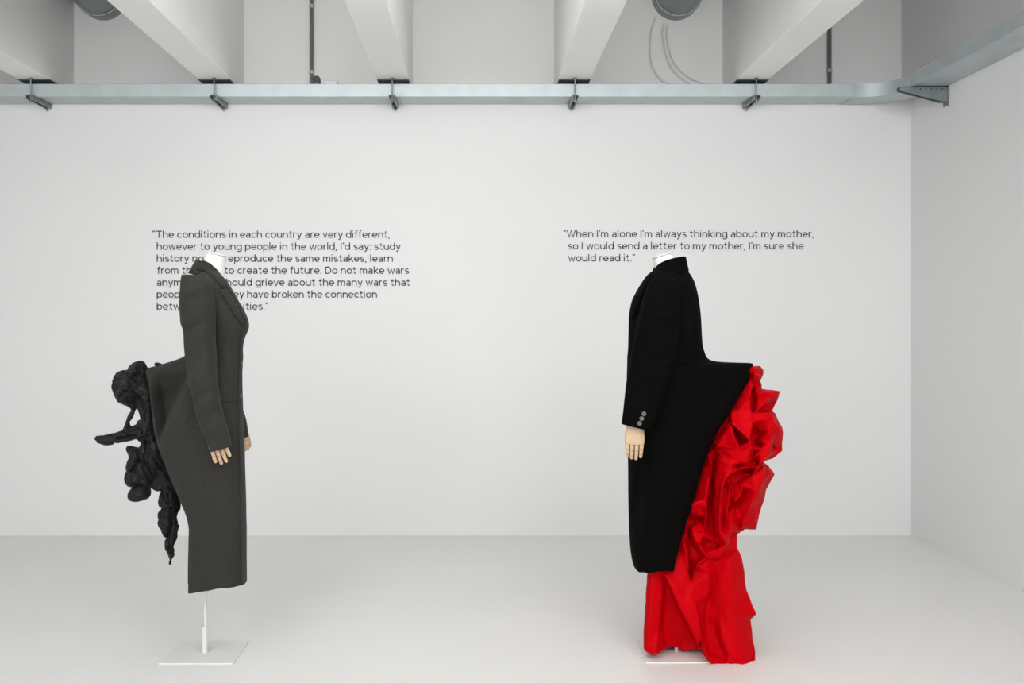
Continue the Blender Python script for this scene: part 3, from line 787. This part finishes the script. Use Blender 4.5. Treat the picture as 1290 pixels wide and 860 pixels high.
srows = [(350, 826, 848, -.165, .030, 0),
         (353, 821, 851, -.172, .048, 0),
         (360, 817, 853, -.178, .060, 0),
         (372, 812.5, 854, -.184, .068, 0),
         (390, 808, 854, -.190, .070, 0),
         (412, 803, 853.5, -.194, .068, 0),
         (436, 798, 851.5, -.198, .064, 0),
         (463, 793.5, 845, -.204, .060, 1),
         (485, 790, 838, -.210, .056, 1.5),
         (508, 787.5, 830.5, -.216, .052, 2),
         (525, 785.5, 824.5, -.222, .048, 3),
         (538, 783.8, 818.8, -.226, .045, 4.0)]
sf = [((818, 400), (846, 392), 6, .006), ((806, 440), (846, 430), 7, .008), ((802, 456), (840, 450), 5, -.008), ((798, 475), (836, 466), 6, .008), ((795, 500), (826, 492), 6, -.004), ((838, 370), (838, 440), 7, .005)]
s2 = cloth('sleeve', sleeve(srows, D2, sf), M['bwool'], cr, th=.006, sm=1, wr=.007, wscale=9)
cloth('sleeve', sleeve([(y-10*(y-350)/190, a+3+6*(y-350)/190, b-2, -dc-.004, h, tl) for y, a, b, dc, h, tl in srows], D2, []), M['bwool'], cr, th=.006, sm=1, wr=.006)
T2 = bvh(b2)
patch('lapel', [(818, 346), (822, 344), (817, 356), (810, 368), (806.5, 380), (800, 398), (797, 404), (794.5, 392), (796, 384), (800, 373), (808, 362)], T2, M['bwool'], cr, off=.010, th=.008)
cp = []; cx = P(843.5, 0, D2).x
for k in range(41):
    a = math.radians(192+k*(336/40)); c, s = math.cos(a), math.sin(a)
    back = (1+c)/2      # 1 at the back (high x)
    low = Vector((cx+(.084-.012*back)*c, D2+.106*s, P(0, 354-12*back, D2).z))
    top = Vector((cx+.060*c+.001, D2+.068*s, P(0, 343-19.5*back**.3, D2).z))
    cp.append((low, top))
ring_collar(cr, M['bwool'], cp, .05, .009)
Ts = bvh(s2)
for px, py in ((811, 521), (808.2, 527), (805.6, 533)):
    h = hit(Ts, px, py)
    if h:
        g = G().tube([h+Vector((0, .001, 0)), h+Vector((0, -.004, 0)), h+Vector((0, -.005, 0)), h+Vector((0, -.0032, 0))], [.0086, .0086, .0074, .0062], 20)
        g.tube([h+Vector((0, -.0045, 0)), h+Vector((0, -.0050, 0))], .0016, 8, 0)
        b_ = g.build('button', M['button'], cr, smooth=True)
hand(mr, P(800, 533, 3.705), None, .075, .082, [.058, .064, .061, .055], .0088, Vector((-.03, 0, -1)), Vector((0, -1, .05)), .25,
     'pale jointed wooden hand hanging below the black cuff', spread=(.04, .02, -.01, -.03), curl=.10)
hand(mr, P(806, 528, 4.14), None, .065, .07, [.05, .06, .06, .05], .0085, Vector((.0, 0, -1)), Vector((0, 1, .05)), -1, curl=.1)
# ---- red gown: crease points (u, v, bulge in cm) in three zoomed windows of the gown
def A(u, v, d): return (860+u/6.14, 450+v/6.14, d)
def B(u, v, d): return (850+u/6.14, 580+v/6.14, d)
def C(u, v, d): return (800+u/5.376, 700+v/5.376, d)
outA = [A(500, 95, 2), A(520, 68, 2), A(560, 62, 2), A(600, 65, 1), A(628, 100, 0), A(625, 130, 0), A(600, 180, 0), A(614, 210, 0), A(612, 242, 0), A(755, 258, 2), A(735, 330, 0), A(693, 412, -1),
        A(722, 432, 0), A(745, 490, 1), A(785, 575, 1), A(772, 640, 0), A(773, 725, -1), A(700, 785, 0), A(625, 808, 0), A(665, 835, 0), A(700, 888, 0),
        B(725, 22, 1), B(775, 105, 0), B(708, 225, -1), B(690, 320, 0), B(652, 430, 0), B(630, 536, 1), B(545, 530, 0), B(487, 566, -1)]
leftA = [A(300, 150, -2)]
outline_up = outA + [B(440, 600, -1), B(420, 700, 0), B(330, 800, 1), B(200, 860, 0), B(20, 860, -4), B(-60, 700, -5), B(-30, 450, -5), B(60, 250, -5), B(120, 30, -5), A(90, 760, -5), A(180, 560, -5), A(290, 330, -5), A(420, 180, -4), A(460, 110, 0)]
inA = [  # region A polylines (creases)
    [A(560, 130, 7), A(575, 90, 6)], [A(545, 180, 5), A(590, 160, 5)], [A(520, 150, 2), A(530, 180, 4), A(528, 240, 6), A(515, 330, 7), A(530, 430, 7), A(540, 500, 7), A(525, 650, 8)],
    [A(455, 240, 2), A(385, 370, 1)], [A(560, 215, 2), A(600, 225, 3)], [A(545, 245, 1), A(552, 330, 1), A(545, 420, 2)], [A(572, 262, 6), A(585, 330, 5), A(560, 430, 6)], [A(640, 268, 7), A(700, 300, 6), A(735, 285, 4)],
    [A(590, 395, 7), A(690, 300, 6)], [A(620, 400, 1), A(680, 350, .5), A(680, 405, -.5)], [A(560, 430, 6), A(640, 428, 6), A(700, 450, 5)],
    [A(480, 280, 5), A(440, 400, 6), A(450, 500, 7)], [A(385, 380, 1), A(378, 430, 5), A(380, 512, 8), A(515, 636, 9)],
    [A(335, 435, 0), A(360, 480, 1), A(375, 500, 5)], [A(385, 530, 2), A(410, 610, .5), A(445, 665, 1), A(500, 645, 4)], [A(340, 520, 4), A(270, 560, 2)],
    [A(372, 528, 8), A(330, 590, 6), A(270, 690, 5), A(200, 760, 3), A(160, 840, 2)], [A(300, 560, 1), A(230, 640, 1)], [A(380, 540, 8), A(400, 610, 8), A(432, 672, 7)],
    [A(275, 700, 3), A(345, 700, 5), A(435, 690, 7), A(515, 660, 9)], [A(235, 710, 1), A(290, 745, 7), A(390, 790, 9), A(490, 815, 10), A(530, 695, 11)],
    [A(350, 730, 10), A(440, 740, 10)], [A(530, 695, 11), A(608, 705, 9)], [A(560, 740, 5), A(500, 820, 9), A(545, 780, 4), A(575, 845, 9)], [A(608, 705, 9), A(550, 765, 7)],
    [A(545, 560, 1), A(600, 600, 2), A(560, 660, 1.5), A(600, 690, 2)], [A(540, 510, 6), A(640, 480, 6), A(700, 470, 6)], [A(590, 540, 4), A(660, 560, 8)],
    [A(612, 640, 6), A(665, 570, 8.5), A(690, 640, 8), A(665, 750, 9), A(590, 835, 8)], [A(640, 680, 8), A(600, 760, 8)], [A(700, 500, 8), A(740, 545, 7), A(690, 560, 7)],
    [A(700, 660, 3), A(770, 650, 4)], [A(700, 690, -.5), A(740, 720, -1), A(680, 770, 1)], [A(715, 600, 6), A(760, 600, 4)], [A(620, 600, 4), A(600, 560, 5)],
    [A(210, 790, 5), A(205, 860, 6)], [A(250, 770, 1), A(240, 850, 1)], [A(290, 800, 7), A(330, 860, 8)], [A(430, 830, 5), A(500, 850, 8)], [A(620, 830, 4), A(650, 860, 3)],
    # region B
    [B(210, 50, 3), B(190, 170, 4), B(155, 290, 3)], [B(275, 20, 8), B(262, 150, 8), B(245, 300, 7), B(240, 420, 7), B(228, 560, 6)], [B(298, 30, 2), B(288, 200, 0), B(268, 330, 0), B(280, 480, 1), B(300, 560, 2)],
    [B(345, 30, 6), B(430, 35, 9), B(520, 12, 9)], [B(340, 90, 6), B(315, 180, 6), B(330, 300, 7)], [B(560, 40, 7), B(440, 95, 9), B(392, 135, 10), B(365, 210, 10), B(350, 300, 9.5), B(348, 450, 9), B(352, 560, 9), B(400, 640, 9.5)],
    [B(432, 112, 3), B(500, 90, 1.5), B(600, 82, 1)], [B(432, 150, 2), B(480, 160, 2), B(590, 105, 4)], [B(425, 170, 8), B(425, 260, 7), B(400, 420, 6), B(365, 510, 4)], [B(395, 180, 5), B(380, 330, 5), B(372, 470, 4)],
    [B(445, 190, 3), B(440, 280, 4), B(465, 310, 7), B(505, 270, 7), B(525, 190, 7), B(490, 180, 4)], [B(455, 350, 1.5), B(500, 300, 2), B(528, 245, 3)], [B(535, 160, 6), B(600, 120, 8), B(680, 20, 7)], [B(640, 30, 4), B(610, 60, 6)],
    [B(680, 60, 7), B(680, 150, 8), B(640, 240, 9), B(595, 320, 8.5), B(540, 460, 6)], [B(740, 100, 4), B(700, 160, 4)], [B(600, 350, 4), B(620, 430, 3), B(630, 470, 4)], [B(525, 470, 6), B(530, 510, 6), B(570, 500, 4), B(600, 460, 5)],
    [B(480, 380, 4), B(510, 440, 4), B(500, 520, 2)], [B(455, 365, 6), B(470, 460, 5), B(487, 550, 3)], [B(430, 400, 7), B(425, 560, 7), B(410, 700, 7)],
    [B(110, 375, 4), B(140, 335, 7), B(190, 310, 7), B(235, 345, 7)], [B(130, 400, 5), B(200, 425, 5), B(232, 400, 5)], [B(100, 425, 0), B(150, 445, .5), B(215, 450, 1)], [B(125, 500, 3), B(220, 470, 3)],
    [B(130, 525, 6), B(140, 590, 7), B(190, 660, 7), B(240, 730, 8), B(330, 690, 8), B(385, 655, 9)], [B(135, 550, 7), B(220, 575, 7), B(345, 650, 5)], [B(230, 655, 2), B(340, 655, 2)], [B(240, 520, 3), B(320, 600, 4)],
    [B(105, 540, 1), B(125, 650, 0), B(125, 780, -1), B(140, 855, 0)], [B(200, 740, 2), B(165, 800, 1)], [B(85, 470, 2), B(90, 560, 4), B(60, 570, 2)], [B(60, 600, 3), B(95, 720, 5), B(105, 840, 5)], [B(35, 700, 2), B(20, 800, 2)],
    [B(400, 640, 9.5), B(380, 685, 8.5), B(240, 750, 7), B(170, 810, 7), B(165, 850, 6)], [B(330, 760, 7), B(300, 820, 6)],
]
outC = [B(487, 540, 3), C(695, -60, 3), C(725, 0, 3), C(735, 60, 3), C(747, 130, 3), C(757, 230, 3), C(790, 310, 4), C(828, 400, 5), C(784, 430, 2), C(800, 560, 3), C(818, 640, 4), C(818, 738, 6), C(770, 745, 8), C(705, 760, 10), C(685, 748, 8), C(650, 742, 9),
        C(610, 735, 9), C(505, 733, 10), C(475, 690, 10), C(440, 632, 3), C(380, 640, 1), C(312, 646, 0), C(300, 622, 1), C(240, 620, 2), C(195, 635, 4), C(150, 672, 7), C(115, 675, 8), C(70, 650, 6), C(52, 625, 3), C(56, 500, 3), C(62, 400, 3), C(70, 250, 3), C(80, 110, 2), C(90, 40, 0),
        C(160, -40, 0), C(300, -120, 0), C(480, -200, 2)]
inC = [[C(110, 80, 5), C(105, 300, 6), C(90, 480, 6), C(90, 620, 6)], [C(165, 112, 5), C(180, 300, 5), C(160, 500, 5), C(135, 660, 8)], [C(205, 145, 3), C(200, 320, 1.5), C(190, 480, 1), C(210, 600, 2)],
       [C(168, 105, 6), C(210, 145, 8), C(248, 225, 9), C(290, 322, 9.5), C(338, 420, 10), C(380, 500, 10), C(430, 600, 10.5), C(472, 680, 11)],
       [C(240, 250, 2), C(290, 370, 1), C(345, 480, .5), C(400, 580, 0), C(425, 615, 1)], [C(260, 480, 0), C(310, 600, -.5)], [C(250, 50, 5), C(300, 180, 8), C(330, 300, 9)],
       [C(335, 0, 5), C(358, 90, 6), C(375, 182, 7), C(385, 290, 9), C(425, 405, 9.5), C(448, 550, 10), C(490, 690, 11)], [C(370, 60, 0), C(376, 130, 1)], [C(410, 30, 2), C(400, 90, 4), C(384, 165, 6)],
       [C(412, 68, 7), C(480, 45, 7.5), C(555, 15, 7)], [C(405, 180, 7.5), C(410, 300, 8), C(445, 400, 6)], [C(500, 130, 7), C(505, 240, 6), C(475, 325, 5)], [C(540, 60, 5), C(530, 180, 4), C(500, 290, 3), C(470, 400, 3), C(475, 550, 4), C(500, 640, 6)],
       [C(590, 0, 7), C(575, 200, 7), C(565, 400, 6), C(590, 560, 8), C(640, 690, 9)], [C(540, 500, 3), C(570, 620, 4), C(600, 700, 6)], [C(640, 20, 9), C(655, 200, 9), C(670, 400, 8.5), C(700, 600, 9), C(735, 720, 9)], [C(700, 60, 6), C(705, 240, 6), C(760, 400, 6), C(740, 430, 5), C(770, 600, 6)],
       [C(620, 300, 8), C(630, 500, 8)]]
def inside_poly(poly, x, y):
    c = False; j = len(poly)-1
    for i in range(len(poly)):
        if (poly[i][1] > y) != (poly[j][1] > y) and x < (poly[j][0]-poly[i][0])*(y-poly[i][1])/(poly[j][1]-poly[i][1])+poly[i][0]: c = not c
        j = i
    return c
def near_edge(poly, x, y):
    return min(pseg((x, y), poly[i][:2], poly[(i+1) % len(poly)][:2])[0] for i in range(len(poly)))
def crumple(name, outline, lines, parent, base, back_depth, K=.0155, seed=1, smooth_it=3, y_shift=0):
    rnd = random.Random(seed)
    pts = []; dep = []; edges = []
    for p in outline: pts.append(Vector(p[:2])); dep.append(p[2])
    no = len(outline)
    for ln in lines:
        s = len(pts); q = [p for p in ln if inside_poly(outline, p[0], p[1]) and near_edge(outline, p[0], p[1]) > .8]
        for p in q: pts.append(Vector(p[:2])); dep.append(p[2])
        edges += [(s+i, s+i+1) for i in range(len(q)-1)]
    r = delaunay_2d_cdt(pts, edges, [list(range(no))], 1, 1e-3)
    V = []
    for i, p in enumerate(r[0]):
        ids = r[3][i]
        if ids: d = dep[ids[0]]
        else:
            ds = sorted(((p-q).length, k) for k, q in enumerate(pts))[:3]; ws = [1/(a+.1) for a, _ in ds]; d = sum(w_*dep[k] for w_, (a, k) in zip(ws, ds))/sum(ws)
        D = base-d*K; V.append(P(p.x, p.y, D))
    Fc = [tuple(f) for f in r[2]]
    # back shell: same rim, its own crumples
    nf = len(V); bp = list(r[0]); 
    rim = {}
    for i, p in enumerate(bp):
        ids = r[3][i]
        if near_edge(outline, p.x, p.y) < .05: rim[i] = i
    opts = [Vector(p[:2]) for p in outline]; bpts = list(opts); bd = [p[2] for p in outline]
    xs = [p[0] for p in outline]; ys = [p[1] for p in outline]
    while len(bpts) < no+110:
        x, y = rnd.uniform(min(xs), max(xs)), rnd.uniform(min(ys), max(ys))
        if inside_poly(outline, x, y):
            e = near_edge(outline, x, y)
            if e > 3 and all((Vector((x, y))-q).length > 4.5 for q in bpts[no:]):
                bpts.append(Vector((x, y))); bd.append(-(back_depth*min(1, e/22)**.6+rnd.uniform(-4, 4)*min(1, e/10)))
            else: no += 0; 
        rnd.random()
        if rnd.random() < .0006: break
    rb = delaunay_2d_cdt(bpts, [], [list(range(len(outline)))], 1, 1e-3)
    VB = []
    for i, p in enumerate(rb[0]):
        ids = rb[3][i]; d = bd[ids[0]] if ids else 0
        VB.append(P(p.x, p.y, base-d*K))
    o_ = len(V); V += VB; Fc += [tuple(i+o_ for i in reversed(f)) for f in rb[2]]
    me = bpy.data.meshes.new(name); off = wloc(parent); me.from_pydata([tuple(v-off) for v in V], [], Fc)
    bm = bmesh.new(); bm.from_mesh(me); bmesh.ops.remove_doubles(bm, verts=bm.verts, dist=2e-4)
    bmesh.ops.recalc_face_normals(bm, faces=bm.faces)
    bmesh.ops.subdivide_edges(bm, edges=[e for e in bm.edges if e.calc_length() > .018], cuts=1, use_grid_fill=True)
    bmesh.ops.triangulate(bm, faces=bm.faces); 
    bmesh.ops.subdivide_edges(bm, edges=[e for e in bm.edges if e.calc_length() > .010], cuts=1, use_grid_fill=True)
    bmesh.ops.triangulate(bm, faces=bm.faces)
    bmesh.ops.subdivide_edges(bm, edges=[e for e in bm.edges if e.calc_length() > .008], cuts=1, use_grid_fill=True)
    bmesh.ops.triangulate(bm, faces=bm.faces)
    bm.to_mesh(me); bm.free(); me.materials.append(M['red'])
    o = bpy.data.objects.new(name, me); COL.objects.link(o); o.parent = parent
    s = o.modifiers.new('s', 'SMOOTH'); s.factor = .5; s.iterations = smooth_it; freeze(o)
    me = o.data
    nn = [v.normal.copy() for v in me.vertices]
    for v, n_ in zip(me.vertices, nn):
        p = v.co; q = p+Vector((noise.noise(p*6), noise.noise(p*6+Vector((3, 3, 3))), noise.noise(p*6+Vector((7, 1, 3)))))*.05
        v.co = p+n_*(.0014*(1-abs(noise.noise(q*16))*3))
    me.polygons.foreach_set('use_smooth', [True]*len(me.polygons))
    return o
gr = empty('red_gown', (px1+.1, D2, .0), 'bright red taffeta gown with crumpled bustle spilling out from under the black coat', 'gown')
crumple('bustle', outline_up, inA, gr, 3.90, 13, seed=3)
crumple('skirt', outC, inC, gr, 3.905, 20, seed=8, K=.0125, smooth_it=6)
